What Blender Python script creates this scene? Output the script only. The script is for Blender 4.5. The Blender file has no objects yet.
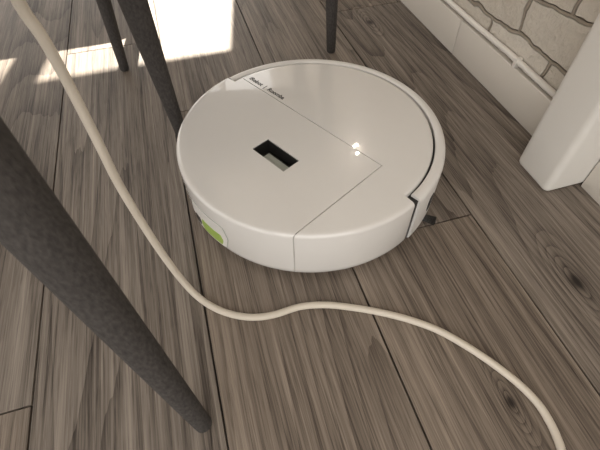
import bpy, bmesh, math, random
from mathutils import Vector, Matrix
random.seed(4)
S=bpy.context.scene
S.view_settings.view_transform='Standard'
# ---------------- helpers
def link(o): S.collection.objects.link(o); return o
def empty(name,loc=(0,0,0)):
    e=bpy.data.objects.new(name,None); e.location=loc; e.empty_display_size=.05; return link(e)
def par(o,p):
    o.parent=p; o.matrix_parent_inverse=Matrix.Translation(-Vector(p.location)); return o
def meshobj(name,bm,mat=None,smooth=False):
    me=bpy.data.meshes.new(name); bm.normal_update(); bm.to_mesh(me); bm.free()
    o=link(bpy.data.objects.new(name,me))
    if mat: me.materials.append(mat)
    if smooth:
        for f in me.polygons: f.use_smooth=True
    return o
def box(name,lo,hi,mat,bev=0,seg=3):
    bm=bmesh.new(); bmesh.ops.create_cube(bm,size=1)
    for v in bm.verts:
        for i in range(3): v.co[i]=lo[i] if v.co[i]<0 else hi[i]
    if bev: bmesh.ops.bevel(bm,geom=bm.edges[:],offset=bev,segments=seg,affect='EDGES',profile=.5)
    bmesh.ops.recalc_face_normals(bm,faces=bm.faces)
    return meshobj(name,bm,mat,bool(bev))
def tube(name,pts,rads,mat,n=24,cap=True):
    bm=bmesh.new(); rings=[]; P=[Vector(p) for p in pts]
    up=None
    for i,p in enumerate(P):
        t=(P[min(i+1,len(P)-1)]-P[max(i-1,0)]).normalized()
        if up is None: up=t.orthogonal().normalized()
        up=(up-t*up.dot(t)).normalized(); b=t.cross(up)
        rings.append([bm.verts.new(p+(up*math.cos(a)+b*math.sin(a))*rads[i]) for a in [2*math.pi*k/n for k in range(n)]])
    for a,b in zip(rings,rings[1:]):
        for k in range(n): bm.faces.new((a[k],a[(k+1)%n],b[(k+1)%n],b[k]))
    if cap: bm.faces.new(rings[0][::-1]); bm.faces.new(rings[-1])
    bmesh.ops.recalc_face_normals(bm,faces=bm.faces)
    return meshobj(name,bm,mat,True)
def catmull(pts,n=8):
    P=[Vector(p) for p in pts]; P=[P[0]*2-P[1]]+P+[P[-1]*2-P[-2]]; out=[]
    for i in range(1,len(P)-2):
        a,b,c,d=P[i-1:i+3]
        for k in range(n):
            t=k/n; out.append(.5*((2*b)+(c-a)*t+(2*a-5*b+4*c-d)*t*t+(3*b-a-3*c+d)*t**3))
    out.append(P[-2]); return out
class N:
    def __init__(s,name):
        s.m=bpy.data.materials.new(name); s.m.use_nodes=True; s.t=s.m.node_tree; s.b=s.t.nodes['Principled BSDF']
    def n(s,t,**k):
        x=s.t.nodes.new(t)
        for a,b in k.items(): setattr(x,a,b)
        return x
    def l(s,a,b): s.t.links.new(a,b)
    def math(s,op,a,b=None,c=None,clamp=False):
        x=s.n('ShaderNodeMath',operation=op,use_clamp=clamp)
        for i,v in enumerate((a,b,c)):
            if v is None: continue
            if isinstance(v,(int,float)): x.inputs[i].default_value=v
            else: s.l(v,x.inputs[i])
        return x.outputs[0]
    def noise(s,vec,scale,detail=3,rough=.5,dist=0):
        x=s.n('ShaderNodeTexNoise'); x.inputs['Scale'].default_value=scale; x.inputs['Detail'].default_value=detail
        x.inputs['Roughness'].default_value=rough; x.inputs['Distortion'].default_value=dist; s.l(vec,x.inputs['Vector']); return x.outputs['Fac']
    def mapping(s,vec,scale,loc=(0,0,0)):
        x=s.n('ShaderNodeMapping'); x.inputs['Scale'].default_value=scale; x.inputs['Location'].default_value=loc; s.l(vec,x.inputs['Vector']); return x.outputs[0]
    def ramp(s,fac,stops):
        x=s.n('ShaderNodeValToRGB'); e=x.color_ramp.elements
        while len(e)<len(stops): e.new(.5)
        for el,(p,c) in zip(e,stops): el.position=p; el.color=(*c,1) if len(c)==3 else c
        s.l(fac,x.inputs[0]); return x.outputs[0]
    def mix(s,fac,a,b,mode='MIX'):
        x=s.n('ShaderNodeMix',data_type='RGBA',blend_type=mode)
        for i,v in ((0,fac),(6,a),(7,b)):
            if isinstance(v,(int,float)): x.inputs[i].default_value=v
            elif isinstance(v,tuple): x.inputs[i].default_value=(*v,1)
            else: s.l(v,x.inputs[i])
        return x.outputs[2]
    def bump(s,h,strength=.3,dist=.001):
        x=s.n('ShaderNodeBump'); x.inputs['Strength'].default_value=strength; x.inputs['Distance'].default_value=dist
        s.l(h,x.inputs['Height']); s.l(x.outputs[0],s.b.inputs['Normal'])
def plain(name,col,rough=.5,metal=0,var=.06,scale=60,bump=0,coat=0,emit=None,stretch=None):
    m=N(name); tc=m.n('ShaderNodeTexCoord').outputs['Object']
    if stretch: tc=m.mapping(tc,stretch)
    f=m.noise(tc,scale,4)
    c=m.mix(f,tuple(x*(1-var) for x in col),tuple(min(1,x*(1+var)) for x in col)); m.l(c,m.b.inputs['Base Color'])
    m.b.inputs['Roughness'].default_value=rough; m.b.inputs['Metallic'].default_value=metal
    m.b.inputs['Coat Weight'].default_value=coat
    if bump: m.bump(f,bump,.0006)
    if emit: m.b.inputs['Emission Color'].default_value=(*col,1); m.b.inputs['Emission Strength'].default_value=emit
    return m.m
# ---------------- materials
def wood():
    m=N('weathered_oak_planks'); tc=m.n('ShaderNodeTexCoord').outputs['Object']
    at=m.n('ShaderNodeAttribute',attribute_name='plank').outputs['Fac']
    off=m.n('ShaderNodeCombineXYZ'); m.l(m.math('MULTIPLY',at,7.3),off.inputs[0]); m.l(m.math('MULTIPLY',at,31.7),off.inputs[1]); m.l(m.math('MULTIPLY',at,3.1),off.inputs[2])
    va=m.n('ShaderNodeVectorMath',operation='ADD'); m.l(tc,va.inputs[0]); m.l(off.outputs[0],va.inputs[1]); v=va.outputs[0]
    sep=m.n('ShaderNodeSeparateXYZ'); m.l(tc,sep.inputs[0])
    knot=None; core=None
    def gauss(kx,ky,sx,sy):
        dx=m.math('MULTIPLY',m.math('SUBTRACT',sep.outputs[0],kx),1/sx); dy=m.math('MULTIPLY',m.math('SUBTRACT',sep.outputs[1],ky),1/sy)
        return m.math('POWER',2.718,m.math('MULTIPLY',m.math('ADD',m.math('MULTIPLY',dx,dx),m.math('MULTIPLY',dy,dy)),-1.))
    for kx,ky,r in ((.372,.145,.85),(.379,.794,.8),(.222,.05,.5)):
        a=gauss(kx,ky,.020*r,.062*r); b=gauss(kx,ky,.007*r,.012*r)
        knot=a if knot is None else m.math('ADD',knot,a); core=b if core is None else m.math('ADD',core,b)
    fld=m.noise(m.mapping(v,(5.0,.42,1)),1,1,.3)
    fine=m.noise(m.mapping(v,(38,2.2,1)),1,3,.55)
    field=m.math('ADD',m.math('ADD',m.math('MULTIPLY',fld,30),m.math('MULTIPLY',knot,4.0)),m.math('MULTIPLY',fine,.8))
    rings=m.math('POWER',m.math('FRACT',field),3.0)
    fib=m.noise(m.mapping(v,(620,7,1)),1,3,.75)
    pore=m.ramp(m.noise(m.mapping(v,(520,17,1),(3,9,0)),1,2,.6),[(.56,(0,0,0)),(.62,(1,1,1))])
    streak=m.noise(m.mapping(v,(120,1.5,1)),1,6,.8)
    broad=m.noise(m.mapping(v,(13,1.0,1)),1,4,.6)
    ringamp=m.math('ADD',m.math('MULTIPLY',m.noise(m.mapping(v,(9,1.2,1),(5,3,0)),1,2,.5),.42),m.math('MULTIPLY',knot,.14))
    g=m.math('SUBTRACT',.70,m.math('MULTIPLY',rings,ringamp))
    g=m.math('ADD',g,m.math('MULTIPLY',m.math('SUBTRACT',fib,.5),.95))
    g=m.math('ADD',g,m.math('MULTIPLY',m.math('SUBTRACT',streak,.5),1.5))
    g=m.math('ADD',g,m.math('MULTIPLY',m.math('SUBTRACT',broad,.5),.8))
    g=m.math('SUBTRACT',g,m.math('MULTIPLY',pore,.13))
    g=m.math('SUBTRACT',g,m.math('MULTIPLY',knot,.08)); g=m.math('SUBTRACT',g,m.math('MULTIPLY',core,.6))
    wn=m.n('ShaderNodeTexWhiteNoise',noise_dimensions='1D'); m.l(m.math('MULTIPLY',at,57.3),wn.inputs['W'])
    g=m.math('ADD',g,m.math('MULTIPLY',m.math('SUBTRACT',wn.outputs['Value'],.5),.16))
    c=m.ramp(g,[(.05,(.018,.014,.012)),(.30,(.066,.054,.046)),(.50,(.140,.119,.101)),(.72,(.220,.191,.164)),(1.,(.33,.29,.25))])
    warm=m.mix(m.math('MULTIPLY',wn.outputs['Value'],.8),c,(.95,.85,.75),'MULTIPLY')
    m.l(warm,m.b.inputs['Base Color'])
    m.l(m.math('ADD',m.math('MULTIPLY',fib,.25),.40),m.b.inputs['Roughness'])
    m.b.inputs['Specular IOR Level'].default_value=.35
    m.bump(g,.12,.0006); return m.m
def paper():
    m=N('painted_stone_block_wall'); tc=m.n('ShaderNodeTexCoord').outputs['Object']
    sp=m.n('ShaderNodeSeparateXYZ'); m.l(tc,sp.inputs[0]); cb=m.n('ShaderNodeCombineXYZ'); m.l(sp.outputs[1],cb.inputs[0]); m.l(sp.outputs[2],cb.inputs[1])
    nz=m.n('ShaderNodeTexNoise'); nz.inputs['Scale'].default_value=9; nz.inputs['Detail'].default_value=3; m.l(cb.outputs[0],nz.inputs['Vector'])
    sc=m.n('ShaderNodeVectorMath',operation='SCALE'); sc.inputs['Scale'].default_value=.055; m.l(nz.outputs['Color'],sc.inputs[0])
    ds=m.n('ShaderNodeVectorMath',operation='ADD'); m.l(cb.outputs[0],ds.inputs[0]); m.l(sc.outputs[0],ds.inputs[1])
    br=m.n('ShaderNodeTexBrick'); m.l(ds.outputs[0],br.inputs['Vector'])
    br.inputs['Scale'].default_value=1; br.inputs['Brick Width'].default_value=.15; br.inputs['Row Height'].default_value=.062
    br.inputs['Mortar Size'].default_value=.0040; br.inputs['Mortar Smooth'].default_value=.6
    br.inputs['Color1'].default_value=(.45,.41,.35,1); br.inputs['Color2'].default_value=(.68,.64,.58,1); br.inputs['Mortar'].default_value=(.28,.245,.20,1)
    sm=m.noise(tc,45,6,.65)
    c=m.mix(m.math('MULTIPLY',sm,.7),br.outputs['Color'],(.78,.74,.68),'SOFT_LIGHT')
    m.l(c,m.b.inputs['Base Color']); m.b.inputs['Roughness'].default_value=.75
    h=m.math('SUBTRACT',m.math('MULTIPLY',sm,.9),br.outputs['Fac']); m.bump(h,1.0,.007); return m.m
WOOD=wood(); PAPER=paper()
WHITE=plain('robot_white_plastic',(.73,.715,.69),.22,coat=1.0,var=.012)
WHITE2=plain('bumper_white_plastic',(.72,.705,.68),.33,var=.012)
DARK=plain('black_plastic',(.018,.017,.016),.4)
GREYP=plain('grey_plastic',(.36,.38,.34),.4)
GREEN=plain('green_plastic',(.33,.46,.10),.4)
LEG=plain('chair_leg_charcoal_felt',(.046,.041,.038),.9,var=.85,scale=420,bump=1,stretch=(1,1,.5))
FAB=plain('seat_grey_fabric',(.12,.12,.12),.9,var=.3,scale=300,bump=.5)
TRIM=plain('trim_white_paint',(.66,.62,.56),.5,var=.03,scale=12)
PILL=plain('casing_white_paint',(.72,.70,.66),.5,var=.03,scale=12)
WALL=plain('wall_plaster',(.62,.58,.53),.85,var=.04,scale=8)
CABLE=plain('cable_off_white_pvc',(.62,.565,.48),.42,var=.03)
PIPE=plain('wall_cable_white_pvc',(.74,.71,.66),.42,var=.03)
GLINT=plain('glint_emission',(1,.9,.75),.5,emit=150)  # emission for the added glint dots, not an actual fixture
# ---------------- floor
W=.18; x0=-.231
bm=bmesh.new(); lay=bm.faces.layers.float.new('plank')
joints={-1:.182,2:.271,0:-.42,1:-.67,3:.86}
for i in range(-14,6):
    xa=x0+i*W; xb=min(xa+W,.56) 
    if xa>.5: continue
    L=1.28; j=joints.get(i,random.uniform(0,L)); y=j-L*3
    while y<3.0:
        ya,yb=max(y,-2.4),min(y+L,2.75)
        if yb>ya+.01:
            g=.0011; r=random.random()
            vs=[bm.verts.new(c) for c in ((xa+g,ya+g,0),(xb-g,ya+g,0),(xb-g,yb-g,0),(xa+g,yb-g,0),
              (xa+g*.6,ya+g*.6,-.005),(xb-g*.6,ya+g*.6,-.005),(xb-g*.6,yb-g*.6,-.005),(xa+g*.6,yb-g*.6,-.005))]
            for q in ((0,1,2,3),(0,4,5,1),(1,5,6,2),(2,6,7,3),(3,7,4,0)):
                f=bm.faces.new([vs[k] for k in q]); f[lay]=r
        y+=L
bmesh.ops.recalc_face_normals(bm,faces=bm.faces)
r=bmesh.ops.create_cube(bm,size=1)
for v in r['verts']:
    v.co=Vector((-2.8 if v.co.x<0 else .60,-2.4 if v.co.y<0 else 2.75,-.03 if v.co.z<0 else -.005))
for f in {f for v in r['verts'] for f in v.link_faces}: f.material_index=1
floor=meshobj('floor',bm,WOOD); floor.data.materials.append(DARK)
# ---------------- walls
XR=.489
wr=box('wall_right',(XR,-1.2,0),(XR+.1,2.6,2.5),PAPER)
def opening(name,ax,pos,th,a0,a1,z0,z1,A0,A1,mat):
    bm=bmesh.new()
    def b(u0,u1,w0,w1):
        r=bmesh.ops.create_cube(bm,size=1)
        for v in r['verts']:
            u=u0 if v.co.x<0 else u1; t=pos if v.co.y<0 else pos+th; w=w0 if v.co.z<0 else w1
            v.co=Vector((u,t,w)) if ax=='y' else Vector((t,u,w))
    b(A0,a0,0,2.5); b(a1,A1,0,2.5); b(a0,a1,z1,2.5)
    if z0>0: b(a0,a1,0,z0)
    return meshobj(name,bm,mat)
opening('wall_back','y',2.6,.1,-1.25,.487,.08,1.965,-2.7,.589,WALL)
opening('wall_left','x',-2.7,.1,-.9,1.6,.5,2.1,-1.2,2.6,WALL)
box('ceiling',(-2.7,-1.2,2.5),(.589,2.7,2.6),WALL)
wf=empty('window_1',(-.4,2.65,.95))
for n,a,b in (('frame_left',(-1.25,2.62,.08),(-1.19,2.68,1.965)),('frame_bottom',(-1.19,2.62,.08),(.487,2.68,.13)),('mullion',(.055,2.62,.13),(.115,2.68,1.965))):
    par(box(n,a,b,TRIM,.004),wf)
# baseboard + cable on top
box('baseboard_right',(XR-.010,.341,0),(XR,.631,.064),TRIM,.0015)
box('baseboard_right.001',(XR-.010,.6325,0),(XR,2.59,.064),TRIM,.0015)
box('baseboard_right.002',(XR-.010,-1.2,0),(XR,.272,.064),TRIM,.0015)
wc=empty('wall_cable',(XR-.0055,.9,.0725))
pts=[(XR-.0065,y/10,.0732+.0012*math.sin(y*1.7)) for y in range(4,26)]
pts[0]=(XR-.0065,.345,.0722)
par(tube('run_far',pts,[.0046]*len(pts),PIPE,14),wc)
pts=[(XR-.0065,y/10,.072) for y in range(-11,3)]+[(XR-.0065,.268,.072)]
par(tube('run_near',pts,[.0046]*len(pts),PIPE,14),wc)
for k,y in enumerate((.47,.78,1.1,1.5,.1)):
    par(box('clip_%d'%(k+1),(XR-.0122,y,.064),(XR,y+.007,.0795),PIPE,.0015),wc)
box('trim_1',(.421,.273,0),(XR+.002,.340,2.49),PILL,.009,5)
wl=empty('added_glint_source',(XR,1.0,.70))  # unseen emitters added only to put small glints on the robot top
par(box('glint_source_plate',(XR-.012,.97,.67),(XR,1.04,.73),TRIM,.003),wl)
for k,(y,z) in enumerate(((1.026,.714),(.985,.718),(1.0,.682))):
    b=bmesh.new(); bmesh.ops.create_uvsphere(b,u_segments=16,v_segments=8,radius=.0058)
    bmesh.ops.translate(b,verts=b.verts,vec=(XR-.015,y,z)); par(meshobj('glint_emitter_%d'%(k+1),b,GLINT,True),wl)
# ---------------- robot
C=Vector((.125,.402,0)); FD=math.radians(28)
rob=empty('robot_vacuum',C)
def uv(u,v,z): return Vector((C.x+u*math.cos(FD)-v*math.sin(FD),C.y+u*math.sin(FD)+v*math.cos(FD),z))
BA0,BA1=math.radians(-64),math.radians(118)
def lathe(name,prof,a0,a1,n,mat,closed):
    bm=bmesh.new(); rings=[]
    cnt=n if closed else n+1
    for k in range(cnt):
        a=a0+(a1-a0)*k/n
        rings.append([bm.verts.new((C.x+r*math.cos(a),C.y+r*math.sin(a),z)) for r,z in prof(a)])
    m=len(rings[0])
    for k in range(n):
        A=rings[k];B=rings[(k+1)%cnt]
        for j in range(m-1): bm.faces.new((A[j],B[j],B[j+1],A[j+1]))
        if not closed: bm.faces.new((A[m-1],B[m-1],B[0],A[0]))
    if closed:
        bm.faces.new([r[0] for r in rings][::-1]); bm.faces.new([r[-1] for r in rings])
    else:
        bm.faces.new(rings[0]); bm.faces.new(rings[-1][::-1])
    bmesh.ops.recalc_face_normals(bm,faces=bm.faces)
    return meshobj(name,bm,mat,True)
def bodyprof(a):
    a=(a+math.pi)%(2*math.pi)-math.pi
    R=.1555 if BA0<a<BA1+.004 else .170
    return [(R-.006,.0085),(R-.002,.011),(R-.0005,.015),(R,.020),(R,.0795),(R-.0005,.0822),(R-.0016,.0838),(R-.0034,.0847),(R-.006,.085)]
body=lathe('body',bodyprof,-math.pi,math.pi,720,WHITE,True)
def cutbox(u0,u1,v0,v1,z0,z1):
    bm=bmesh.new(); bmesh.ops.create_cube(bm,size=1)
    for v in bm.verts:
        v.co=uv(u0 if v.co.x<0 else u1, v0 if v.co.y<0 else v1, z0 if v.co.z<0 else z1)
    bmesh.ops.recalc_face_normals(bm,faces=bm.faces)
    return meshobj('cut',bm)
g=.0006
cuts=[cutbox(.013-g,.013+g,-.107-g,.150,.083,.09),cutbox(-.129,.013+g,-.107-g,-.107+g,.083,.09),
      cutbox(-.14,-.1295,-.107-g,-.107+g,.0,.09),cutbox(-.0755,-.0495,-.0315,.0250,.066,.09)]
for c in cuts:
    md=body.modifiers.new('b','BOOLEAN'); md.object=c; md.operation='DIFFERENCE'; md.solver='EXACT'
dg=bpy.context.evaluated_depsgraph_get(); me=bpy.data.meshes.new_from_object(body.evaluated_get(dg))
body.modifiers.clear(); body.data=me
for c in cuts: bpy.data.objects.remove(c)
for f in me.polygons: f.use_smooth=True
me.set_sharp_from_angle(angle=math.radians(35))
par(body,rob)
def bprof(a):
    return [(.1575,.016),(.166,.0095),(.170,.013),(.171,.020),(.171,.077),(.1702,.0805),(.168,.083),(.165,.084),(.1595,.084),(.1578,.083)]
bu=lathe('bumper',bprof,BA0+.048,BA1-.006,260,WHITE2,False); bu.data.set_sharp_from_angle(angle=math.radians(40)); par(bu,rob)
def ring(a):return [(.150,.006),(.1573,.006),(.1573,.079),(.150,.079)]
o=lathe('gap_lining',ring,BA0+.002,BA1,200,DARK,False); par(o,rob)
o=lathe('gap_end_lining',lambda a:[(.156,.012),(.1680,.012),(.1680,.080),(.156,.080)],BA0+.0095,BA0+.047,6,DARK,False); par(o,rob)
o=lathe('underside',lambda a:[(.150,.005),(.158,.0075),(.160,.010)],-math.pi,math.pi,96,DARK,True); par(o,rob)
def obox(name,u0,u1,v0,v1,z0,z1,mat,bev=0):
    bm=bmesh.new(); bmesh.ops.create_cube(bm,size=1)
    for v in bm.verts: v.co=Vector((u0 if v.co.x<0 else u1, v0 if v.co.y<0 else v1, z0 if v.co.z<0 else z1))
    if bev: bmesh.ops.bevel(bm,geom=bm.edges[:],offset=bev,segments=3,affect='EDGES',profile=.5)
    for v in bm.verts: v.co=uv(*v.co)
    bmesh.ops.recalc_face_normals(bm,faces=bm.faces)
    o=meshobj(name,bm,mat,bool(bev)); par(o,rob); return o
obox('handle_recess_floor',-.0753,-.0497,-.0313,.0248,.0662,.0668,DARK)
obox('handle_recess_back',-.0506,-.0497,-.0313,.0248,.0665,.0838,DARK)
obox('handle_recess_left',-.0753,-.0497,.0238,.0247,.0665,.0838,DARK)
obox('handle_latch',-.0735,-.0600,-.0300,.012,.0668,.0765,GREYP,.001)
for n,v in (('wheel_left',.1),('wheel_right',-.1)):
    par(tube(n,[uv(0,v,.016),uv(0,v+.018,.016)],[.0158,.0158],DARK,32),rob)
par(tube('caster',[uv(.11,-.006,.007),uv(.11,.006,.007)],[.0068]*2,DARK,24),rob)
bc=Vector((C.x+.135*math.cos(math.radians(-46)),C.y+.135*math.sin(math.radians(-46)),.004))
for k in range(3):
    a=math.radians(-42+120*k)
    for j in range(-3,4):
        b=a+j*.045
        par(tube('brush_bristle_%d_%d'%(k,j+3),[bc,bc+Vector((math.cos(b)*.03,math.sin(b)*.03,0)),bc+Vector((math.cos(b+.05)*.050,math.sin(b+.05)*.050,-.002))],[.0012,.0011,.0008],DARK,6),rob)
def patch(name,a0,a1,z0,z1,R,mat,th=.0006,rad=.25):
    bm=bmesh.new(); n=14; rs=[]
    for k in range(n+1):
        f=k/n; a=a0+(a1-a0)*f; e=abs(2*f-1); sh=(1-math.sqrt(max(0,1-max(0,(e-(1-rad*2))/(rad*2))**2)))*min((z1-z0)/2*.9,(a1-a0)*R/2)*1.0 if e>1-rad*2 else 0
        rs.append([bm.verts.new((C.x+r*math.cos(a),C.y+r*math.sin(a),z)) for r,z in ((R-.001,z0+sh),(R+th,z0+sh),(R+th,z1-sh),(R-.001,z1-sh))])
    for A,B in zip(rs,rs[1:]):
        for j in range(4): bm.faces.new((A[j],B[j],B[(j+1)%4],A[(j+1)%4]))
    bm.faces.new(rs[0]); bm.faces.new(rs[-1][::-1]); bmesh.ops.recalc_face_normals(bm,faces=bm.faces)
    o=meshobj(name,bm,mat); par(o,rob)
d=math.radians
patch('bumper_sensor',d(-51),d(-46.5),.034,.060,.171,DARK)
patch('dock_panel_frame',d(195),d(219),.018,.060,.170,GREYP,.0004,.12)
patch('dock_panel',d(195.4),d(218.6),.0188,.0592,.170,WHITE2,.0008,.12)
patch('dock_window',d(202.5),d(216),.022,.040,.1706,GREEN,.0008,.06)
patch('dock_contact',d(197),d(201.5),.024,.036,.1706,DARK,.0008,.1)
def text(name,s,u,v,size,z=.0851):
    cu=bpy.data.curves.new(name,'FONT'); cu.body=s; cu.size=size; cu.extrude=.0001; cu.offset=.0002
    o=link(bpy.data.objects.new(name,cu)); cu.materials.append(DARK)
    dx=uv(0,-1,0)-uv(0,0,0); dy=uv(1,0,0)-uv(0,0,0)
    M=Matrix((( dx.x,dy.x,0,0),(dx.y,dy.y,0,0),(0,0,1,0),(0,0,0,1))); M.translation=uv(u,v,z)
    o.matrix_world=M
    bpy.context.view_layer.update()
    me=bpy.data.meshes.new_from_object(o.evaluated_get(bpy.context.evaluated_depsgraph_get())); me.transform(M)
    bpy.data.objects.remove(o); m=link(bpy.data.objects.new(name,me)); par(m,rob)
text('printed_label','iRobot  |  Roomba',.0185,.143,.0095)
# ---------------- chairs
def leg(name,foot,top,parent,r1=.0125):
    f=Vector(foot); t=Vector(top); n=14; pts=[];rd=[]
    for k in range(n+1):
        s=k/n; pts.append(f.lerp(t,s)); rd.append(.0082+r1*s)
    pts=[f,f+(t-f)*.006]+pts[1:]; rd=[.0062,.0082]+rd[1:]
    par(tube(name,pts,rd,LEG,32),parent)
def rslab(lo,hi,cr,bev):
    bm=bmesh.new(); vs=[]
    for cx,cy,a0 in ((hi[0]-cr,hi[1]-cr,0),(lo[0]+cr,hi[1]-cr,90),(lo[0]+cr,lo[1]+cr,180),(hi[0]-cr,lo[1]+cr,270)):
        for k in range(9):
            a=math.radians(a0+k*90/8); vs.append(bm.verts.new((cx+cr*math.cos(a),cy+cr*math.sin(a),lo[2])))
    f=bm.faces.new(vs); r=bmesh.ops.extrude_face_region(bm,geom=[f])
    top=[v for v in r['geom'] if isinstance(v,bmesh.types.BMVert)]
    for v in top: v.co.z=hi[2]
    es=[e for e in bm.edges if abs(e.verts[0].co.z-e.verts[1].co.z)<1e-6]
    bmesh.ops.bevel(bm,geom=es,offset=bev,segments=4,affect='EDGES',profile=.5)
    bmesh.ops.recalc_face_normals(bm,faces=bm.faces); return bm
def chair(name,feet,tops,c,yaw,r1=.0125):
    e=empty(name,(c[0],c[1],0))
    for i,(f,t) in enumerate(zip(feet,tops)): leg('leg_%d'%(i+1),(*f,0.0),(*t,.43),e,r1)
    M=Matrix.Translation((c[0],c[1],0))@Matrix.Rotation(yaw,4,'Z')
    o=meshobj('seat',rslab((-.21,-.2,.425),(.21,.2,.485),.07,.02),FAB,True); o.data.transform(M); par(o,e)
    def rb(nm,lo,hi,bev):
        o=box(nm,lo,hi,FAB,bev,5); o.data.transform(M); par(o,e)
    rb('backrest',(-.20,.17,.50),(.20,.215,.86),.02)
    for s in (-1,1): rb('back_post_%d'%(1 if s<0 else 2),(s*.15-.012,.175,.46),(s*.15+.012,.2,.56),.005)
    return e
chair('dining_chair',[(-.069,.115),(-.041,.541),(-.49,.15),(-.47,.57)],[(-.121,.205),(-.052,.484),(-.40,.235),(-.38,.50)],(-.252,.355),math.radians(90),.0145)
chair('dining_chair',[(-.123,.768),(.263,.709),(-.06,1.18),(.32,1.12)],[(-.10,.81),(.262,.74),(-.04,1.11),(.29,1.06)],(.10,.94),math.radians(-9))
chair('dining_chair',[(-.40,1.36),(.02,1.36),(-.40,1.76),(.02,1.76)],[(-.34,1.41),(-.04,1.41),(-.34,1.71),(-.04,1.71)],(-.18,1.55),math.radians(90))  # unseen chair, added so its seat throws a rounded shadow into the sun patch
# ---------------- cable
cab=[(.03,.16,.66),(0,.2,.56),(-.02,.225,.47),(-.055,.26,.395),(-.082,.284,.350),(-.090,.292,.320),(-.088,.294,.296),(-.088,.297,.270),(-.088,.297,.242),(-.087,.292,.207),(-.087,.289,.166),(-.083,.283,.119),(-.077,.275,.076),(-.068,.265,.032),(-.056,.252,.0050)]
cab+=[(x,y,.0039) for x,y in [(-.039,.232),(-.019,.217),(.002,.208),(.024,.205),(.053,.206),(.081,.200),(.107,.189),(.136,.174),(.164,.156),(.189,.135),(.210,.109),(.228,.081),(.240,.056),(.245,.032),(.240,.001),(.222,-.034),(.18,-.08)]]
cc=catmull(cab,8)
tube('power_cable',cc,[.0039]*len(cc),CABLE,16)
# ---------------- light
w=bpy.data.worlds.new('w'); S.world=w; w.use_nodes=True
bg=w.node_tree.nodes['Background']; bg.inputs[0].default_value=(1.0,.955,.905,1); bg.inputs[1].default_value=2.25
sd=bpy.data.lights.new('sun','SUN'); sd.energy=24; sd.angle=.007; sd.color=(1,.90,.76)
so=link(bpy.data.objects.new('sun',sd)); so.rotation_euler=Vector((-.209,-.977,-1.0)).to_track_quat('-Z','Y').to_euler()
# ---------------- camera
f_,pitch,yaw,roll,h=414.0,0.91237,0.26393,-0.027056,0.42949
cp,sp=math.cos(pitch),math.sin(pitch)
Fv=Vector((math.sin(yaw)*cp,math.cos(yaw)*cp,-sp)); R0=Fv.cross(Vector((0,0,1))).normalized(); U0=R0.cross(Fv)
Rv=R0*math.cos(roll)+U0*math.sin(roll); Uv=-R0*math.sin(roll)+U0*math.cos(roll)
cd=bpy.data.cameras.new('camera'); cam=link(bpy.data.objects.new('camera',cd))
cd.sensor_width=36; cd.lens=f_/600*36; cd.clip_start=.01
cam.matrix_world=Matrix(((Rv.x,Uv.x,-Fv.x,0),(Rv.y,Uv.y,-Fv.y,0),(Rv.z,Uv.z,-Fv.z,h),(0,0,0,1)))
cd.dof.use_dof=True; cd.dof.focus_distance=.54; cd.dof.aperture_fstop=18
S.camera=cam
